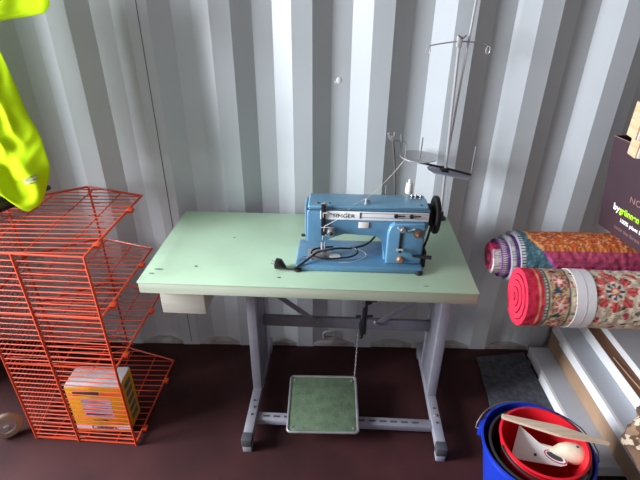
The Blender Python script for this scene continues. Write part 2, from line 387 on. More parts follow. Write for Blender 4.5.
# top bits
tg = MB().lathe([(0, .016), (.004, .016), (.0045, .013), (.0035, .004), (.007, .002), (.007, 0)], 12, T(.020, -.02, .213)).build('thread_post', M['chrome'], mc)
MB().tube([(.020, -.02, .221), (.032, -.018, .221)], .004, 8).build('post_disc', M['iron'], tg)
for x in (.168, .180, .196): MB().lathe([(0, .012), (.003, .012), (.0045, .008), (.003, .004), (.0055, 0)], 10, T(x, .03, .213)).build('winder_knob', M['iron'], mc)
MB().tube([(.165, .03, .218), (.2, .03, .218)], .0025, 6).build('winder_bar', M['blk'], mc)
# levers on band
for x in (.112, .160):
    lw = MB().lathe([(0, .008), (.006, .008), (.0065, 0)], 12, T(x, -.05, .187) @ Matrix.Rotation(PI / 2, 4, 'X')).build('width_lever', M['blk'], mc)
    MB().tube([(x, -.056, .187), (x + .028, -.056, .190)], .0022, 6).build('lever_arm', M['blk'], lw)
# column controls
k1 = MB().lathe([(0, .014), (.007, .014), (.009, .011), (.009, 0)], 14, T(.135, -.066, .150) @ Matrix.Rotation(PI / 2, 4, 'X')).build('stitch_knob', M['iron'], mc)
MB().tube([(.118, -.073, .158), (.135, -.073, .150)], .004, 8).build('knob_arm', M['chrome'], k1)
MB().box(.127, .136, -.0685, -.065, .070, .148, .001).build('lever_slot', M['blk'], mc)
k2 = MB().lathe([(0, .016), (.005, .016), (.0065, .010), (.0065, 0)], 14, T(.131, -.066, .077) @ Matrix.Rotation(PI / 2, 4, 'X')).build('reverse_knob', M['blk'], mc)
MB().tube([(.119, -.078, .082), (.140, -.078, .082)], .004, 8).build('knob_arm', M['chrome'], k2)
bdl = MB().lathe([(0, .010), (.008, .010), (.0085, .007), (.0145, .007), (.015, 0)], 24, T(.182, -.066, .136) @ Matrix.Rotation(PI / 2, 4, 'X')).build('stitch_dial', M['ddial'], mc)
tag(MB().lathe([(0, .004), (.0045, .003), (.005, 0)], 14, T(.182, -.076, .134) @ Matrix.Rotation(PI / 2, 4, 'X')).build('dial_centre', M['brass'], bdl), 'brass dial centre')
tag(MB().lathe([(0, .008), (.007, .008), (.009, .005), (.011, .004), (.012, 0)], 20, T(.136, -.066, .040) @ Matrix.Rotation(PI / 2, 4, 'X')).build('column_cap', M['brass'], mc), 'round brass cap low on the column')
MB().tube([(.172, -.075, .060), (.232, -.075, .055)], .006, 8, rs=[.0045, .007]).build('reverse_lever', M['blk'], mc)
MB().tube([(.150, -.068, .145), (.172, -.070, .152)], .003, 6).build('index_pin', M['chrome'], mc)
# handwheel
hm = T(.218, .005, .168) @ Matrix.Rotation(PI / 2, 4, 'Y')
hw = MB().lathe([(0, .0), (.034, .0), (.036, .002), (.036, .010), (.030, .014), (.030, .018), (.056, .018), (.061, .021), (.062, .027), (.060, .033), (.054, .035), (.047, .032), (.030, .030), (.016, .036), (0, .036)], 48, hm).build('handwheel', M['wheelb'], mc)
MB().lathe([(0, .041), (.008, .041), (.010, .036)], 16, hm).build('wheel_hub', M['iron'], hw)
bt = MB()
bt.tube([(.231, -.026, .155), (.222, -.03, .10), (.214, -.02, .055), (.211, -.01, .006)], .0042, 8)
bt.build('drive_belt', M['blk'], mc)
MB().box(.207, .222, -.05, -.015, 0, .06, .004).build('belt_guard', M['blk'], mc)
# bobbin-winder guide post at the back of the arm
gp = MB().tube([(.120, .062, .19), (.110, .062, .30), (.095, .062, .405)], .0036, 8).build('guide_post', M['dsteel'], mc)
g2 = MB().tube([(.082, .060, .400), (.094, .062, .392), (.135, .062, .388), (.140, .060, .375), (.138, .058, .34), (.143, .058, .335)], .0022, 6)
g2.lathe([(0, .006), (.008, .005), (.008, -.005), (0, -.006)], 12, T(.094, .060, .398) @ Matrix.Rotation(PI / 2, 4, 'X'))
g2.tube([(.080, .06, .415), (.088, .06, .398)], .004, 6); g2.tube([(.100, .06, .418), (.098, .06, .398)], .0035, 6); g2.tube([(.120, .06, .412), (.122, .06, .390)], .0028, 6)
g2.build('guide_arm', M['iron'], gp)
MB().tube([(.088, .058, .213), (.086, .058, .245)], .0022, 6).build('spool_pin', M['iron'], mc)
MB().box(.08, .17, .053, .066, .190, .2, .002).build('pin_bracket', M['iron'], mc)
# upper thread strand
th = MB()
def cat(pts, n=10):
    P = [Vector(p) for p in pts]; P = [P[0] * 2 - P[1]] + P + [P[-1] * 2 - P[-2]]; out = []
    for i in range(1, len(P) - 2):
        for k in range(n):
            u = k / n
            out.append(.5 * ((2 * P[i]) + (-P[i - 1] + P[i + 1]) * u + (2 * P[i - 1] - 5 * P[i] + 4 * P[i + 1] - P[i + 2]) * u * u + (-P[i - 1] + 3 * P[i] - 3 * P[i + 1] + P[i + 2]) * u ** 3))
    out.append(P[-2]); return out
th.tube(cat([(.141, .058, .336), (.09, .04, .275), (.03, .0, .230), (-.02, -.035, .214), (-.05, -.054, .188), (-.09, -.062, .162), (-.108, -.058, .150)], 5), .0007, 5)
th.tube([(-.108, -.058, .150), (-.115, -.05, .10), (-.118, -.022, .04)], .0007, 5)
th.tube(cat([(-.118, -.02, .03), (-.07, .0, .024), (.0, .02, .0235), (.03, -.02, .0235), (-.01, -.06, .0235), (-.06, -.07, .0235)], 6), .0006, 4)
th.build('thread_strand', M['thread'], mc)
# power cord (attached to the machine) with plug lying on the table
pc = MB()
cordpts = [(.075, .02, .095), (.06, .0, .070), (.03, -.02, .048), (-.02, -.035, .040), (-.06, -.045, .044), (-.09, -.058, .046), (-.13, -.06, .042), (-.155, -.075, .034), (-.18, -.088, .026), (-.205, -.096, .012), (-.222, -.094, .008), (-.236, -.088, .010)]
cordpts = [(x, y + (.022 if x > -.15 else .012), z + (.006 if x > -.1 else 0)) for x, y, z in cordpts[:-4]] + cordpts[-4:]
pc.tube(cat(cordpts, 6), .0034, 8)
loop = [(-.02, -.035, .044), (-.005, -.045, .043), (.0, -.060, .038), (-.02, -.072, .030), (-.06, -.080, .027), (-.10, -.084, .026), (-.125, -.08, .027), (-.15, -.065, .030), (-.145, -.045, .036), (-.12, -.038, .040), (-.08, -.035, .044)]
loop = [(x, y + .022, z + .006) for x, y, z in loop]
pc.tube(cat(loop, 6), .0032, 8)
cord = pc.build('power_cord', M['blk'], mc)
pl = MB().tube([(-.232, -.090, .011), (-.242, -.088, .016), (-.252, -.084, .0205), (-.262, -.081, .0205)], .013, 12, rs=[.006, .012, .0185, .019]).build('plug', M['blk'], cord)
MB().tube([(-.262, -.089, .020), (-.280, -.082, .022)], .0022, 6).build('plug_pin', M['iron'], pl); MB().tube([(-.262, -.072, .020), (-.279, -.066, .022)], .0022, 6).build('plug_pin', M['iron'], pl)

# thread spool on the machine's rear pin
sp = thing('thread_spool', (.285, -.318, H + .2145), 0, 'small cream cone of thread standing on the blue sewing machine', 'thread spool')
MB().lathe([(0, 0), (.0125, 0), (.013, .003), (.011, .034), (.0095, .036), (0, .036)], 24).build('thread', M['thread'], sp)
MB().lathe([(.0, .036), (.005, .036), (.0042, .048), (0, .048)], 16).build('cone_tip', M['white'], sp)

# ============================================================ TALL SPOOL STAND
ts = thing('spool_stand', (.466, -.075, H + .0005), 0, 'tall thin metal spool stand with trays at the back right table corner', 'spool stand')
MB().lathe([(0, 0), (.022, 0), (.022, .006), (.012, .012), (.010, .03), (0, .03)], 20).build('base', M['blk'], ts)
MB().tube([(0, 0, 0), (-.004, .008, .2), (-.012, .014, .45), (-.018, .016, .652)], .0058, 10).build('pole', M['chrome'], ts)
MB().tube([(-.002, .022, .20), (.006, .022, .45), (.02, .022, .80), (.03, .022, 1.10)], .0042, 10).build('extension_rod', M['chrome'], ts)
MB().box(-.022, .006, -.004, .030, .192, .210, .003).build('rod_clamp', M['blk'], ts)
MB().tube([(-.105, .010, .228), (-.010, .010, .208), (.095, .010, .182)], .0045, 8).build('tray_arm', M['blk'], ts)
MB().lathe([(0, 0), (.062, 0), (.068, .003), (.068, .006), (.062, .004), (0, .003)], 40, T(-.112, .012, .246) @ Matrix.Rotation(.04, 4, 'Y')).build('spool_tray', M['tray'], ts)
pan = [(-.07, -.018), (-.055, -.038), (.075, -.038), (.092, -.022), (.092, .022), (.075, .038), (-.055, .038), (-.07, .018)]
pa = MB(); pa.prism([(x, y) for x, y in pan], -.0015, .0015, .0008, 1, T(-.006, .0, .194) @ Matrix.Rotation(math.radians(11), 4, 'Y') @ Matrix.Rotation(PI / 2, 4, 'X'))
pa.build('spool_tray', M['tray2'], ts)
MB().tube([(-.106, .005, .225), (-.104, .005, .325)], .0026, 8).build('spool_pin', M['iron'], ts)
MB().tube([(.094, .01, .165), (.096, .01, .292)], .0034, 8).build('spool_pin', M['iron'], ts)
MB().tube(cat([(-.115, .015, .632), (-.10, .015, .637), (-.017, .016, .648), (.06, .016, .643), (.075, .016, .640), (.080, .016, .630)], 4), .0022, 8).build('thread_arm', M['iron'], ts)
MB().box(-.026, -.010, .006, .026, .630, .665, .003).build('arm_clamp', M['chrome'], ts)
MB().tube([(-.028, .0, .668), (-.012, .008, .656), (.0, .01, .668)], .003, 6).build('wing_nut', M['iron'], ts)
for x, z in ((-.118, .618), (.081, .622)):
    MB().tube([(x + .007 * math.cos(u), .015, z + .012 * math.sin(u)) for u in [2 * PI * k / 10 for k in range(10)]], .0019, 6, closed=True).build('thread_eye', M['chrome'], ts)

# ============================================================ ORANGE WIRE RACK
rk = thing('wire_rack', (-.9, -.35, 0), 0, 'orange wire display rack with open tiers standing left of the table', 'rack')
PA, PB, PCc, PE, PD = (.200, -.222), (.215, .225), (-.025, .305), (-.26, .15), (-.195, -.20)
TI = (.846, .615, .395, .012)
def rp(p, z): return (p[0], p[1], z)
pol = [PA, PB, PCc, PE, PD]
def xspan(y):
    xs = []
    for i in range(5):
        a, b = pol[i], pol[(i + 1) % 5]
        if (a[1] - y) * (b[1] - y) < 0: xs.append(a[0] + (b[0] - a[0]) * (y - a[1]) / (b[1] - a[1]))
    return (min(xs), max(xs)) if len(xs) >= 2 else None
def yspan(x):
    ys = []
    for i in range(5):
        a, b = pol[i], pol[(i + 1) % 5]
        if (a[0] - x) * (b[0] - x) < 0: ys.append(a[1] + (b[1] - a[1]) * (x - a[0]) / (b[0] - a[0]))
    return (min(ys), max(ys)) if len(ys) >= 2 else None
for z in TI:
    m = MB(); m.tube([rp(p, z) for p in pol], .0046, 8, closed=True)
    sh = m.build('shelf', M['orange'], rk)
    m = MB()
    y = -.198
    while y < .30:
        s2 = xspan(y)
        if s2: m.tube([(s2[0], y, z - .002), (s2[1], y, z - .002)], .0021, 6)
        y += .030
    for x in (-.13, -.0, .12):
        s2 = yspan(x); m.tube([(x, s2[0], z - .006), (x, s2[1], z - .006)], .0026, 6)
    tag(m.build('shelf_wire', M['orange'], sh), kind='stuff')
    for f_ in (.16, .72):
        x = PA[0] + (PB[0] - PA[0]) * f_; y = PA[1] + (PB[1] - PA[1]) * f_
        MB().box(x - .004, x + .018, y - .012, y + .012, z - .008, z + .006, .003).build('clip', M['orange'], sh)
for p, nm in ((PA, 'post'), (PCc, 'post'), (PD, 'post')):
    MB().tube([rp(p, 0.004), rp(p, .846)], .0046, 8).build(nm, M['orange'], rk)
MB().tube([(-.025, -.2105, .005), (-.025, -.2105, .846)], .0046, 8).build('post', M['orange'], rk)
def side(p, q, step, z0, z1):
    m = MB(); z = z0
    while z < z1:
        m.tube([rp(p, z), rp(q, z)], .0022, 6); z += step
    return m
tag(side(PD, PA, .0225, .034, .84).build('front_wire', M['orange'], rk), kind='stuff')
tag(side(PE, PD, .0225, .034, .84).build('side_wire', M['orange'], rk), kind='stuff')
def stub(p):
    m = MB(); z = .034
    while z < .84:
        m.tube([(p[0] - .03, p[1] + .002, z), (p[0] + .03, p[1] - .002, z)], .0019, 6); z += .0285
    return m
tag(stub(PCc).build('rear_wire', M['orange'], rk), kind='stuff')
MB().tube([rp(PE, 0.004), rp(PE, .846)], .0046, 8).build('post', M['orange'], rk)

# yellow pack on the bottom tier
pk = thing('yellow_pack', (-.838, -.47, .0175), 0, 'yellow printed pack with white top standing inside the orange wire rack', 'pack')
PW, PD2, PH = .208, .105, .238
bx = MB().box(-PW / 2, PW / 2, -PD2 / 2, PD2 / 2, 0, PH - .004, .003).build('carton', M['yel'], pk)
MB().box(-PW / 2 + .002, PW / 2 - .002, -PD2 / 2 + .002, PD2 / 2 - .002, PH - .004, PH + .002, .001).build('white_top', M['pwhite'], bx)
fy = -PD2 / 2 - .0006
def patch(nm, x0, x1, z0, z1, m, d=0.0): return MB().box(x0, x1, fy - d, fy + .0012, z0, z1).build(nm, m, bx, smooth=False)
patch('white_strip', -PW / 2, PW / 2, .012, .034, M['pwhite']); patch('orange_strip', -PW / 2, PW / 2, 0.0, .012, M['org'])
patch('title_bar', -.078, .02, .192, .212, M['txt']); patch('orange_bar', .024, PW / 2, .186, .208, M['org'])
ph = patch('photo_print', -.055, .055, .078, .178, M['lilac']); patch('photo_band', -.05, .05, .090, .102, M['navy'], .0003); patch('photo_band', -.055, .04, .12, .128, M['navy'], .0003)
text_mesh('Comfort', .026, T(-.045, fy - .0008, .015) @ XZ, 'lettering', M['txt'], bx, bold=.0005)
text_mesh('Set 170', .017, T(-.03, fy - .0008, .054) @ XZ, 'lettering', M['txt'], bx, bold=.0002)
text_mesh('1 - 2', .010, T(.06, fy - .0008, .040) @ XZ, 'lettering', M['txt'], bx)
for k in range(5): MB().box(PW / 2 - .0004, PW / 2 + .0008, -.02, .03, .03 + k * .04, .055 + k * .04).build('side_print', M['pgrey'], bx)

# ============================================================ JACKET, BLACK BAR, WHEEL
def jacket():
    # closed draped cloth: outline (x, z) with front and back sheets
    L = [(.90, -1.45), (1.0, -1.40)]
    def right(z):   # right silhouette x as function of z
        P = [(.870, -1.015), (.905, -.965), (.941, -.931), (.985, -.905), (1.03, -.892), (1.12, -.900), (1.187, -.918), (1.239, -.927), (1.297, -.939), (1.368, -.950), (1.42, -.965), (1.452, -.955), (1.462, -.90), (1.475, -.80), (1.50, -.775), (1.56, -.78), (1.62, -.80)]
        for i in range(len(P) - 1):
            if P[i][0] <= z <= P[i + 1][0]:
                u = (z - P[i][0]) / (P[i + 1][0] - P[i][0]); return P[i][1] + (P[i + 1][1] - P[i][1]) * u
        return P[-1][1]
    bm = bmesh.new(); NX, NZ = 60, 90; grid = {}
    for side_ in (0, 1):
        for j in range(NZ + 1):
            z = .872 + (1.62 - .872) * j / NZ; xr = right(z); xl = -1.29
            for i in range(NX + 1):
                u = i / NX; e = math.sin(min(1, u / .15) * PI / 2) * math.sin(min(1, (1 - u) / .22) * PI / 2)
                f = 1 - math.sin(min(1, (NZ - j) / 6) * PI / 2); zb = math.sin(min(1, j / 5) * PI / 2)
                x = xl + (xr - xl) * u
                fold = .030 * (1 - 2.2 * abs(noise.noise(Vector((x * 7 + z * 3, z * 2.5 - x * 2, 1.3 + side_ * 4))))) + .020 * (1 - 2.5 * abs(noise.noise(Vector((x * 15 - z * 6, z * 9, 4.1))))) - .02
                fold += .014 * noise.noise(Vector((x * 18, z * 11, side_)))
                th_ = (.018 + .6 * max(-.02, fold) * (1 if not side_ else .3)) * e * zb * (1 - f)
                y = -.30 + .05 * (z - 1) - (th_ if side_ == 0 else -th_) + .012 * noise.noise(Vector((x * 9, z * 9, 9)))
                zz = z + (.016 * math.sin(16 * x + 1.5) + .022 * noise.noise(Vector((x * 14, 0, 2)))) * (1 - j / NZ) ** 3
                q1 = max(0, min(1, (-1.02 - x) / .06)); zz += .050 * q1 * q1 * (3 - 2 * q1) * (1 - j / NZ) ** 4
                grid[side_, i, j] = bm.verts.new((x, y, zz))
    for side_ in (0, 1):
        for j in range(NZ):
            for i in range(NX):
                q = (grid[side_, i, j], grid[side_, i + 1, j], grid[side_, i + 1, j + 1], grid[side_, i, j + 1])
                bm.faces.new(q if side_ == 0 else q[::-1])
    def bridge(a, b):
        for k in range(len(a[0]) - 1):
            bm.faces.new((a[0][k], b[0][k], b[0][k + 1], a[0][k + 1]))
    bd_ = lambda s_: [grid[s_, i, 0] for i in range(NX + 1)] + [grid[s_, NX, j] for j in range(1, NZ + 1)] + [grid[s_, i, NZ] for i in range(NX - 1, -1, -1)] + [grid[s_, 0, j] for j in range(NZ - 1, -1, -1)]
    A, B = bd_(0), bd_(1)
    for k in range(len(A) - 1): bm.faces.new((A[k], A[k + 1], B[k + 1], B[k]))
    bmesh.ops.recalc_face_normals(bm, faces=bm.faces)
    me = bpy.data.meshes.new('jacket_body'); bm.to_mesh(me); bm.free(); me.materials.append(M['hiviz'])
    for p in me.polygons: p.use_smooth = True
    o = bpy.data.objects.new('hi_vis_jacket', me); COL.objects.link(o)
    return o, right
jk, jr = jacket()
tag(jk, 'bright hi-vis yellow jacket hanging above the left end of the rack', 'jacket')
MB().tube([(-1.10, -.27, 1.60), (-1.10, -.27, 1.70), (-1.10, -.26, 2.388)], .004, 8).build('hanging_cord', M['blk'], jk)
# reflective patch on the lower sleeve
dg = bpy.context.evaluated_depsgraph_get
def cloth_y(x, z, me=jk.data):
    best = min((v.co for v in me.vertices if v.co.y < -.29), key=lambda c: (c.x - x) ** 2 + (c.z - z) ** 2); return best.y
bm = bmesh.new(); g = {}
for j in range(7):
    for i in range(9):
        x = -.985 + .055 * i / 8; z = .965 + .022 * j / 6 + .022 * i / 8
        g[i, j] = bm.verts.new((x, cloth_y(x, z) - .004, z))
for j in range(6):
    for i in range(8): bm.faces.new((g[i, j], g[i + 1, j], g[i + 1, j + 1], g[i, j + 1]))
me = bpy.data.meshes.new('reflective_tape'); bm.to_mesh(me); bm.free(); me.materials.append(M['reflec'])
for p in me.polygons: p.use_smooth = True
ro = bpy.data.objects.new('reflective_tape', me); COL.objects.link(ro); ro.parent = jk

wh = thing('pushchair', (-1.205, -.575, .0), 0, 'black pushchair with beige wheel at left edge, handle over the orange rack', 'pushchair')
a_ = math.radians(38)
RZ = Matrix.Rotation(a_, 4, 'Z')
wm = T(0, .035, 0) @ RZ @ T(0, 0, .058) @ Matrix.Rotation(PI / 2, 4, 'X') @ Matrix.Scale(.85, 4)
ty = MB().lathe([(.036, -.014), (.058, -.014), (.066, -.009), (.068, 0), (.066, .009), (.058, .014), (.036, .014)], 40, wm, close=True).build('wheel', M['tyre'], wh)
tag(ty, 'beige rubber wheel')
MB().lathe([(0, -.018), (.010, -.018), (.014, -.012), (.030, -.009), (.0365, -.012), (.0365, .012), (.030, .009), (.014, .012), (.010, .018), (0, .018)], 32, wm).build('hub', M['chrome'], ty)
MB().tube([RZ @ Vector((.02, .045, .058)), RZ @ Vector((-.03, .05, .10)), (-.12, .06, .20), (-.26, .15, .33)], .008, 8).build('fork', M['blk'], wh)
# unseen seat tub at the left, added to block low light on rack and wall
tub = MB(); mtb = T(-.315, .17, .30) @ Matrix.Diagonal((.40, 1, 1, 1))
tub.prism([(-.24, .10), (-.20, .0), (.16, .0), (.22, .10), (.25, .52), (.21, .54), (.16, .14), (-.18, .14), (-.25, .50), (-.29, .48)], -.25, .25, .012, 2, mtb)
tub.build('shade_tub', M['cap'], wh)
MB().tube([(-.28, -.05, .60), (-.10, .03, .78), (.085, .255, .882), (.150, .385, .880), (.158, .425, .876)], .02, 14, rs=[.016, .020, .026, .020, .013]).build('handle', M['blk'], wh)
MB().tube([(.155, .41, .876), (.172, .455, .873)], .009, 10).build('handle_tip', M['cap'], wh)

# ============================================================ RUGS
def mixc(a, b, t_): return tuple(a[i] * (1 - t_) + b[i] * t_ for i in range(3))
def spiral_rug(name, x0, x1, R0, turns, thk, colour, telesc, loc, rz, label, sq=1.0, nx=230, nphi=110, tmax=4.5):
    """rolled rug along +x. Sheet spirals inwards; colour(u along x from this edge, s arc angle in turns from the outside, ang, outer)"""
    bm = bmesh.new(); cl = bm.loops.layers.float_color.new('Col')
    N = int(turns * nphi); cols = {}
    rows = []
    gap = (R0 - .006) / turns
    th0 = math.radians(-60)
    def P(s_, inner):
        ang = th0 - 2 * PI * s_
        # inner layers spiral inward
        r = R0 - gap * s_ - (thk if inner else 0)
        r = max(r, .003)
        lump = 1 + .025 * noise.noise(Vector((math.cos(ang) * 1.5, math.sin(ang) * 1.5, s_ * .7)))
        return r * math.cos(ang) * lump * sq, r * math.sin(ang) * lump / sq ** .5, ang
    def vert(x, s_, inner):
        y, z, ang = P(s_, inner)
        xs = x - telesc * min(1, s_ / tmax) * max(0, 1 - (x - x0) / .12)
        nz = .0022 * noise.noise(Vector((x * 60, y * 60, z * 60)))
        d = math.hypot(y, z) or 1
        return bm.verts.new((xs, y * (1 + nz / d), z * (1 + nz / d))), ang
    # outer full turn: dense along x. deeper layers: only coarse
    def sheet(sa, sb, n, xs, inner):
        vs = []
        for k in range(n + 1):
            s_ = sa + (sb - sa) * k / n
            vs.append([(*vert(x, s_, inner), x, s_) for x in xs])
        for k in range(n):
            for i in range(len(xs) - 1):
                q = [vs[k][i], vs[k + 1][i], vs[k + 1][i + 1], vs[k][i + 1]]
                f = bm.faces.new([v[0] for v in q]); f.smooth = True
                for lp, v in zip(f.loops, q): lp[cl] = (*colour(v[2] - x0, v[3], v[1], inner), 1)
        return vs
    xd = [x0 + (x1 - x0) * i / nx for i in range(nx + 1)]
    xc = [x0 + d for d in (0, .006, .012, .02, .03, .045, .07, .10)] + [x1]
    a1 = sheet(0, 1.02, 300, xd, False)
    a2 = sheet(1.02, turns, int((turns - 1.02) * nphi), xc, False)
    b_ = sheet(0, turns, N, xc, True)
    # close the edges at x0 (visible end)
    def endcap(xi, n=N):
        pa = []
        for k in range(n + 1):
            s_ = turns * k / n
            pa.append((vert(xi, s_, False), vert(xi, s_, True), s_))
        for k in range(n):
            f = bm.faces.new((pa[k][0][0], pa[k][1][0], pa[k + 1][1][0], pa[k + 1][0][0])); f.smooth = False
            for lp in f.loops: lp[cl] = (*colour(.008, pa[k][2], .3, True), 1)
    endcap(x0); endcap(x1)
    me = bpy.data.meshes.new(name); bm.to_mesh(me); bm.free(); me.materials.append(RUGM)
    o = bpy.data.objects.new(name, me); COL.objects.link(o); o.location = loc; o.rotation_euler = (0, 0, rz)
    return tag(o, label, 'rug')
RUGM = vmat('rug_pile')
def vn(a, b, c=0.0): return noise.noise(Vector((a, b, c)))
CREAM = (.68, .57, .44); ROSE = (.42, .04, .06); PINK = (.62, .028, .065); NAVY = (.05, .07, .12); SALM = (.62, .16, .11); MAG = (.33, .03, .13)
def flower(u, v, cx, cv, R, base):
    du, dv = u - cx, v - cv; r = math.hypot(du, dv) / R; a = math.atan2(dv, du)
    if r > 1.15: return base
    pet = 1 + .12 * math.cos(8 * a)
    if r < .12: return (.72, .60, .40)
    if r < .22: return SALM
    if r < .42 * pet: return NAVY if (math.cos(8 * a) > -.2) else CREAM
    if r < .52 * pet: return CREAM
    if r < .78 * pet:
        return mixc(SALM, ROSE, .5 + .5 * math.cos(16 * a)) if math.cos(8 * a + PI) < .6 else (.60, .38, .30)
    if r < 1.0 * pet and math.cos(8 * a) > -.75: return ROSE if math.cos(24 * a) > -.4 else SALM
    return base
def rug1col(u, s_, ang, inner):
    n = vn(u * 160, ang * 14, s_)
    if inner or s_ > 1.02 or u < .045:
        f = .85 + .25 * n
        if not inner and s_ <= 1.02 and .031 < u < .035: return (.60, .30, .14)
        return tuple(c * f for c in PINK)
    v = ang * .088     # metres around
    if u < .050: return (.12, .13, .12)
    if u < .056: return (.50, .38, .20) if math.sin(v * 600) > -.5 else NAVY
    if u < .060: return NAVY
    if u < .066: return (.55, .43, .25)
    if u < .112:       # floral border band
        c = (.50, .35, .20); cv = round(v / .075) * .075
        d1 = math.hypot((u - .090) / .9, v - cv)
        if d1 < .009: return (.75, .55, .45)
        if d1 < .020: return (.45, .07, .10) if math.sin(6 * math.atan2(v - cv, u - .09)) > -.3 else (.68, .42, .30)
        d2 = math.hypot(u - .083, v - cv - .037)
        if d2 < .012: return NAVY
        if n > .25: return (.35, .08, .07)
        if n < -.32: return (.10, .13, .10)
        return c
    if u < .116: return NAVY
    if u < .121: return (.55, .42, .25)
    # field
    c = CREAM
    k = vn(u * 38, v * 38, 5)
    k2 = vn(u * 70, v * 70, 11)
    if k > .33: c = SALM if k2 > 0 else ROSE
    elif k < -.38: c = (.20, .20, .13) if k2 > 0 else NAVY
    elif abs(k) < .025: c = (.30, .22, .14)
    for cx in (.238, .448):
        for cv in (-.347, -.347 + .24, -.347 - .24):
            c = flower(u, v, cx, cv, .056, c)
    return tuple(x * (1 + .12 * n) for x in c)
rug1 = spiral_rug('floral_rug', 0, 1.10, .092, 4.6, .0165, rug1col, .012, (.585, -.60, .755), -.03, 'rolled cream floral rug with a bright pink end, tied with a white paper band', sq=.98)
# paper band: follows the wound surface of the rug
def band(r_add0, r_add1, xa, xb, nm, m, parent):
    NB = 90; ring = []
    for k in range(NB):
        s_ = k / NB; ang = math.radians(-60) - 2 * PI * s_
        lump = 1 + .025 * noise.noise(Vector((math.cos(ang) * 1.5, math.sin(ang) * 1.5, s_ * .7)))
        r = .092 - (.086 / 4.6) * s_
        ring.append((math.cos(ang), math.sin(ang), r * lump))
    bm = bmesh.new(); L = []
    for x, add in ((xa, r_add0), (xa, r_add1), (xb, r_add1), (xb, r_add0)):
        L.append([bm.verts.new((x, (r + add) * c * .98, (r + add) * sn / .98 ** .5)) for c, sn, r in ring])
    for a in range(4):
        p_, q_ = L[a], L[(a + 1) % 4]
        for k in range(NB):
            f = bm.faces.new((p_[k], p_[(k + 1) % NB], q_[(k + 1) % NB], q_[k]))
    bmesh.ops.recalc_face_normals(bm, faces=bm.faces)
    me = bpy.data.meshes.new(nm); bm.to_mesh(me); bm.free(); me.materials.append(m)
    for p in me.polygons: p.use_smooth = True
    me.set_sharp_from_angle(angle=math.radians(40))
    o = bpy.data.objects.new(nm, me); COL.objects.link(o); o.parent = parent; return o
pbn = tag(band(.0005, .0019, .133, .186, 'paper_band', M['paper'], rug1), 'white paper band wrapped around the rug')
band(.0018, .0023, .1590, .1602, 'band_fold', M['lilac'], pbn)

OR_ = (.55, .105, .022); TEAL = (.06, .13, .17); PUR = (.10, .03, .13); WH = (.62, .58, .56)
def rug2col(u, s_, ang, inner):
    n = vn(u * 190, ang * 16, s_); n2 = vn(u * 45, ang * 5, 3)
    L = s_
    if L > 1.0 or inner:
        if L < 1.9:
            e = u
            if e < .011: return WH if math.sin(ang * 60) > -.5 else (.25, .25, .3)
            return PUR if n2 > -.1 else (.10, .08, .18)
        if L < 2.8:
            if u < .011: return WH if math.sin(ang * 55) > -.4 else PUR
            return PUR if n > -.2 else (.3, .1, .3)
        if L < 3.5: return WH if n > -.15 else (.35, .25, .3)
        return (.45, .03, .09) if n > -.3 else (.06, .03, .04)
    # outer turn: scalloped edge: teal tongue, then orange trim
    a = math.degrees(math.atan2(math.sin(ang), math.cos(ang)))   # z up = 90, front = 180
    top_ = 1 if 40 < a < 134 else 0
    b0 = .030 + .058 * max(0, min(1, (a - 105) / 60)) if a > 0 else .09
    if u < b0:
        if u < .012 + .0: return WH if math.sin(ang * 60) > -.2 else TEAL
        return TEAL if n > -.25 else (.12, .22, .24)
    if u < b0 + .010: return (.75, .32, .10) if top_ else (.55, .10, .35)
    if top_:
        c = OR_
        if n2 > .28: c = (.50, .09, .05)
        elif n2 < -.25: c = (.60, .20, .05)
        if n > .30: c = mixc(c, (.75, .55, .35), .6)
        if n < -.38: c = mixc(c, (.20, .08, .04), .6)
        if a > 126: c = (.62, .22, .05) if math.sin(u * 900) > -.3 else (.4, .06, .04)
        return c
    c = MAG
    m_ = math.sin(u * 150) * math.cos(a * .11)
    if abs(m_) < .18: c = (.12, .015, .07)
    elif m_ > .75: c = (.50, .08, .18)
    if a < 165 and a > 0: c = mixc(c, (.55, .10, .12), .4)
    return tuple(x * (1 + .3 * n) for x in c)
rug2 = spiral_rug('orange_rug', 0, 1.05, .096, 6.9, .0125, rug2col, .085, (.645, -.395, .762), -.02, 'rolled orange and magenta patterned rug with fringed layered end, behind the floral rug', sq=1.03, tmax=3.4)

# ============================================================ STACKED PANELS UNDER THE RUGS

def slab(nm, x0, x1, y0, y1, z0, z1, m_face, m_edge, label, cat='panel', notch=None, group=None):
    """y0 is the far end (towards the wall), y1 the near end"""
    o = thing(nm, (x0, y0, z0), 0, label, cat, group)
    L = y0 - y1; h = z1 - z0
    MB().box(.003, x1 - x0, -L, 0, 0, h, .001).build('face', m_face, o, smooth=False)
    if notch: 
        m = MB().box(.0, .003, -L, 0, 0, h); m.box(-.009, .0, -L, -notch, 0.0, h)
    else: m = MB().box(0, .003, -L, 0, 0, h)
    m.build('edge', m_edge, o, smooth=False)
    return o
slab('laminate_board', .987, 1.60, -.035, -.66, .0005, .050, M['panel'], M['pedge'], 'lowest white-edged grey panel lying on the floor right of the felt mat', notch=.16)
slab('cardboard_box', 1.078, 1.62, -.02, -1.05, .0505, .142, M['card'], M['card'], 'flat cardboard box between the two lowest white-edged panels', 'box')
slab('laminate_board', 1.077, 1.63, -.02, -1.05, .1425, .188, M['panel'], M['pedge'], 'white-edged grey panel lying on the flat cardboard box', notch=.10)
slab('laminate_board', 1.168, 1.64, -.02, -1.05, .1885, .237, M['dcard'], M['pedge'], 'brown-topped panel with white edge, above the second grey panel')
slab('laminate_board', 1.224, 1.66, -.02, -1.05, .2375, .268, M['panel'], M['pedge'], 'topmost white-edged grey panel at the right edge of the photo')
cbx = MB().box(1.42, 1.80, -.95, -.05, .2685, .663, .004).build('cardboard_box', M['card']); tag(cbx, 'tall cardboard box under the right ends of the rugs', 'box')
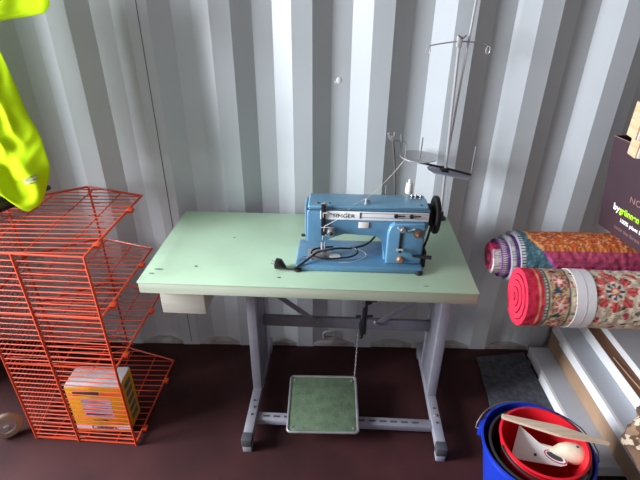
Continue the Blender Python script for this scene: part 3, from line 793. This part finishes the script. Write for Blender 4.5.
stp = MB().tube(cat([(1.185, -.30, .240), (1.19, -.42, .243), (1.205, -.55, .242), (1.215, -.70, .241), (1.218, -.9, .241)], 5), .003, 6).build('brown_cord', M['card'])
tag(stp, 'thin light brown cord lying along the brown-topped panel', 'cord')

# mottled cloth bundle
bm = bmesh.new(); bmesh.ops.create_icosphere(bm, subdivisions=5, radius=1)
for v in bm.verts:
    p = v.co.copy(); n = .16 * noise.noise(p * 2.2) + .10 * noise.noise(p * 5) + .04 * noise.noise(p * 11)
    z = p.z * (1 + n); z = max(z, -.62)
    v.co = Vector((p.x * .215 * (1 + n), p.y * .27 * (1 + n), (z + .62) * .095))
me = bpy.data.meshes.new('cloth_bundle'); bm.to_mesh(me); bm.free(); me.materials.append(M['camo'])
for p in me.polygons: p.use_smooth = True
cb = bpy.data.objects.new('cloth_bundle', me); COL.objects.link(cb); cb.location = (1.175, -.88, .2685); tag(cb, 'mottled brown and cream cloth bundle at the right edge beside the buckets', 'cloth')

# felt mat
bm = bmesh.new(); g = {}
NX, NY = 40, 44
for j in range(NY + 1):
    for i in range(NX + 1):
        u, v_ = i / NX, j / NY
        far = Vector((.735, -.060)).lerp(Vector((1.02, -.012)), u); near = Vector((.695, -.625)).lerp(Vector((.965, -.635)), u)
        p = far.lerp(near, v_)
        z = .004 + .006 * abs(noise.noise(Vector((p.x * 7, p.y * 7, 1))))
        dl = (p.x - .80) * .30 - (p.y + .17) * 1.0 + .12 * (p.x - .8)
        z += .030 * math.exp(-(dl / .012) ** 2) * max(0, min(1, (u - .35) * 3)) * (1 if u < .9 else .3)
        p.x += .006 * noise.noise(Vector((p.y * 12, 3, u)))
        if p.x > .975: z = min(z, .006); 
        p.x = min(p.x, .974)
        g[i, j] = bm.verts.new((p.x, p.y, z))
for j in range(NY):
    for i in range(NX): bm.faces.new((g[i, j], g[i, j + 1], g[i + 1, j + 1], g[i + 1, j]))
r = bmesh.ops.solidify(bm, geom=bm.faces[:], thickness=.003)
for v in bm.verts: v.co.z = max(v.co.z, .0006)
me = bpy.data.meshes.new('felt_mat'); bm.to_mesh(me); bm.free(); me.materials.append(M['mat'])
for p in me.polygons: p.use_smooth = True
o = bpy.data.objects.new('felt_mat', me); COL.objects.link(o); tag(o, 'dark grey felt mat lying on the maroon floor behind the buckets', 'mat')

# ============================================================ BUCKETS
def bucket(nm, R, r0, h, zb, loc, m, label, ears=True, tilt=(0, 0)):
    b = thing(nm, loc, 0, label, 'bucket'); b.rotation_euler = (tilt[0], tilt[1], 0)
    th = .0025
    prof = [(0, zb), (r0 - .004, zb), (r0, zb + .004)]
    k = lambda f: r0 + (R - r0) * f
    prof += [(k(.5), zb + h * .5), (k(.88), zb + h * .88), (k(.88) + .003, zb + h * .885), (k(.9) + .003, zb + h * .91), (k(.9), zb + h * .915), (k(.985), zb + h * .985), (R + .005, zb + h * .985), (R + .006, zb + h * .993), (R + .003, zb + h), (R - .002, zb + h),
             (k(.98) - th, zb + h * .98), (k(.5) - th, zb + h * .5), (r0 - th, zb + .006), (r0 - .01, zb + .004), (0, zb + .004)]
    MB().lathe(prof, 64).build('shell', m, b)
    return b
BC = (.690, -.760, .0005)
bl = bucket('blue_bucket', .165, .115, .295, 0, BC, M['bblue'], 'blue plastic bucket holding the black and red buckets, bottom right')
ear = MB()
for s_ in (-1, 1):
    ca = PI + math.radians(-28) if s_ < 0 else math.radians(-12)
    cx, cy = .168 * math.cos(ca), .168 * math.sin(ca)
    mt = T(cx, cy, .268) @ Matrix.Rotation(ca, 4, 'Z')
    MB().box(-.006, .010, -.016, .016, -.022, .022, .004, mtx=mt).build('ear', M['bblue'], bl)
ca = PI + math.radians(-28)
hd = []
def onrim(a, R_, z): return (R_ * math.cos(a), R_ * math.sin(a), z)
hd = [onrim(ca, .172, .262), onrim(ca, .186, .262), onrim(ca, .186, .285), onrim(ca - .1, .180, .305), onrim(ca - .22, .176, .308)] 
hd += [onrim(ca - .22 - k * .23, .176 + .004 * math.sin(k / 10 * PI), .303 - .022 * math.sin(k / 10 * PI)) for k in range(1, 10)]
ca2 = math.radians(-12)
hd += [onrim(ca2 + .25, .176, .300), onrim(ca2 + .1, .182, .290), onrim(ca2, .186, .27), onrim(ca2, .170, .262)]
MB().tube(hd, .0022, 8).build('wire_handle', M['iron'], bl)
bk = bucket('black_bucket', .144, .100, .280, 0, (.690, -.770, .016), M['bblk'], 'black plastic bucket nested between the blue and red buckets')
rd = bucket('red_bucket', .127, .088, .265, 0, (.702, -.766, .062), M['bred'], 'red plastic bucket nested inside the black bucket, holding tools')
rd.location.z = .057
# black plastic handle of the red bucket swung down to the front left
hp = []
for k in range(17):
    a = math.radians(188 + 118 * k / 16)
    hp.append(((.137 + .008 * math.sin(k / 16 * PI)) * math.cos(a), (.137 + .008 * math.sin(k / 16 * PI)) * math.sin(a), .262 - .004 * math.sin(k / 16 * PI)))
MB().tube(hp, .0042, 8).build('handle', M['blk'], rd)

# slat across the rim: wedge board
sa = thing('wedge_stick', (.742, -.728, .327), 0, 'thin pale wooden slat lying across the rim of the red bucket', 'slat')
A, B = Vector((-.150, .038, .006)), Vector((.152, -.050, -.003))
d = (B - A).normalized(); sd = Vector((-d.y, d.x, 0)).normalized()
bm = MB().bm; 
m = MB()
def sp8(p, hw, th): return [p + sd * hw + Vector((0, 0, th)), p - sd * hw + Vector((0, 0, th)), p - sd * hw, p + sd * hw]
a4 = [m.bm.verts.new(q) for q in sp8(A, .006, .011)]; c4 = [m.bm.verts.new(q) for q in sp8(A.lerp(B, .55), .020, .009)]; b4 = [m.bm.verts.new(q) for q in sp8(B, .004, .007)]
for p_, q_ in ((a4, c4), (c4, b4)):
    for k in range(4): m.bm.faces.new((p_[k], p_[(k + 1) % 4], q_[(k + 1) % 4], q_[k]))
m.bm.faces.new(a4); m.bm.faces.new(b4[::-1])
m.build('slat_board', M['slat'], sa, smooth=False)

# white paint scraper / trowel card with black and red print
wc = thing('white_scraper', (.697, -.757, .266), 0, 'white plastic scraper with red and black hand hole inside the red bucket', 'scraper')
mt = Matrix.Rotation(math.radians(-38), 4, 'Z') @ Matrix.Rotation(math.radians(28), 4, 'X')
poly = [(-.075, -.045), (-.060, .055), (-.04, .058), (.075, .012), (.088, .0), (.085, -.020), (.070, -.028), (.0, -.020)]
base = MB(); base.prism([(x, y) for x, y in poly], -.003, .003, .0015, 2, mt @ Matrix.Rotation(-PI / 2, 4, 'X') @ Matrix.Diagonal((1, 1, -1, 1)))
base.build('blade', M['white'], wc)
def oval(cx, cy, rx, ry, n=20): return [(cx + rx * math.cos(2 * PI * k / n), cy + ry * math.sin(2 * PI * k / n)) for k in range(n)]
mm = mt @ Matrix.Rotation(-PI / 2, 4, 'X') @ Matrix.Diagonal((1, 1, -1, 1))
for nm, (cx, cy, rx, ry), yy, mk in (('red_rim', (.052, -.006, .034, .015), .0042, 'redp'), ('white_rim', (.052, -.006, .030, .0118), .0050, 'white'), ('hand_hole', (.050, -.006, .025, .0085), .0058, 'txt')):
    q_ = MB(); q_.prism(oval(cx, cy, rx, ry), -yy, yy, 0, 1, mm); q_.build(nm, M[mk], wc, smooth=False)
q_ = MB(); q_.prism(oval(.0, .018, .0045, .0045, 12), -.0045, .0045, 0, 1, mm); q_.build('hang_hole', M['txt'], wc, smooth=False)
# pale wooden mallet-like tool head
bw = thing('wooden_brush', (.776, -.772, .268), 0, 'pale wooden brush with rounded head and short handle inside the red bucket', 'brush')
m = MB()
pth = [(-.066, .034, -.006), (-.05, .022, -.002), (-.035, .008, 0), (-.015, .004, .006), (.005, 0, .008), (.03, -.004, .008), (.05, -.006, .006), (.062, -.008, .004), (.068, -.009, .003)]
m.tube(pth, .02, 20, rs=[.010, .011, .016, .025, .031, .033, .029, .020, .006])
m.build('brush_body', M['block'], bw)
hh = MB().lathe([(0, .0012), (.0035, .001), (.0045, 0)], 12, T(.028, -.004, .0405)); hh.build('hole', M['txt'], bw)
for x, y in ((.0, .012), (.045, .006), (.012, -.02)): MB().lathe([(0, .001), (.0012, .001), (.0015, 0)], 8, T(x, y, .036 - abs(y) * .35)).build('nail', M['txt'], bw)

# ============================================================ PLUM BOX AND PLANKS
P0 = Vector((.929, -.326, .856)); e1 = Vector((.028, -.196, 0)).normalized(); e3 = Vector((-.10, .05, 1)).normalized(); e2 = Vector((0.196, .028, 0)).normalized()
pb = thing('plum_box', P0, 0, 'open dark plum cardboard box with white and lime lettering, standing on the rugs', 'box')
BL, BW, BH = .42, .30, .30; tt = .004
def fm(o_, a, b, c): return Matrix(((a.x, b.x, c.x, o_.x), (a.y, b.y, c.y, o_.y), (a.z, b.z, c.z, o_.z), (0, 0, 0, 1)))
# local frame: X = e1 (towards camera), Y = e2 (into the box), Z = e3
fmx = fm(Vector((0, 0, 0)), e1, e2, e3)
m = MB()
m.box(0, BL, 0, tt, 0, BH, .001, mtx=fmx); m.box(0, BL, BW - tt, BW, 0, BH, .001, mtx=fmx); m.box(0, tt, tt, BW - tt, 0, BH, .001, mtx=fmx); m.box(BL - tt, BL, tt, BW - tt, 0, BH, .001, mtx=fmx); m.box(tt, BL - tt, tt, BW - tt, 0, tt, mtx=fmx)
m.build('carton', M['box'], pb, smooth=False)
# worn pale rim
m = MB(); m.box(.0, BL, -.0006, .001, BH - .0015, BH + .0006, mtx=fmx); m.build('worn_rim', M['tan_ink'], pb, smooth=False)
tf = lambda x, z: fmx @ T(x, -.0006, z) @ XZ
text_mesh('by', .029, tf(.055, .082), 'lettering', M['white'], pb, bold=.0008)
text_mesh('grünnen', .029, tf(.084, .082), 'lettering', M['lime'], pb, bold=.0008, sx=.84)
text_mesh('Elepha', .029, tf(.184, .082), 'lettering', M['white'], pb, bold=.0008)
text_mesh('100% plant based', .017, tf(.092, .054), 'lettering', M['white'], pb, bold=.0003)
text_mesh('ARVID', .028, tf(.155, .165), 'lettering', M['tan_ink'], pb, sx=1.1)
text_mesh('NORDQUIST', .028, tf(.115, .130), 'lettering', M['tan_ink'], pb, sx=1.1)
text_mesh('taste the forest', .017, tf(.075, .025), 'lettering', M['tan_ink'], pb)

def plank(loc, rz, L, wd, th, label):
    o = thing('timber_beam', loc, rz, label, 'timber')
    MB().box(0, L, 0, wd, 0, th, .002).build('pine_core', M['wood'], o, smooth=False)
    MB().box(.006, L, -.002, 0, .001, th - .001, .0005).build('overlit_face', M['white'], o, smooth=False)  # white slab puts the glare on the pine front into the colour
    return o
plank((.822, -.55, 1.162), -.12, .55, .045, .047, 'lower pine beam with bright-lit face lying across the open plum box')
plank((.800, -.56, 1.2145), -.12, .55, .050, .088, 'upper pine beam with bright-lit face, topmost thing at the right edge above the plum box')

# ============================================================ SMALL WALL DETAILS
lr = thing('lashing_ring', (.041, .034, .045), 0, 'small grey steel lashing ring low on the container wall under the table', 'ring')
MB().tube([(-.028, -.012, -.018), (-.030, -.014, .022), (-.020, -.014, .034), (.020, -.014, .034), (.030, -.014, .022), (.028, -.012, -.018)], .006, 10).build('ring_bar', M['rail'], lr)
MB().box(-.04, .04, -.012, 0, -.023, -.008, .002).build('bracket', M['rail'], lr)
m = MB(); m.lathe([(0, .002), (.007, .0018), (.010, 0)], 9, T(.053, .0355, 1.245) @ Matrix.Rotation(PI / 2, 4, 'X') @ Matrix.Diagonal((1, 1.3, 1, 1)))
m.lathe([(0, .0015), (.004, .001), (.005, 0)], 7, T(.041, .0355, 1.238) @ Matrix.Rotation(PI / 2, 4, 'X'))
tag(m.build('paint_chip', M['white']), 'small white paint blob on the corrugated wall above the machine', 'paint spot')
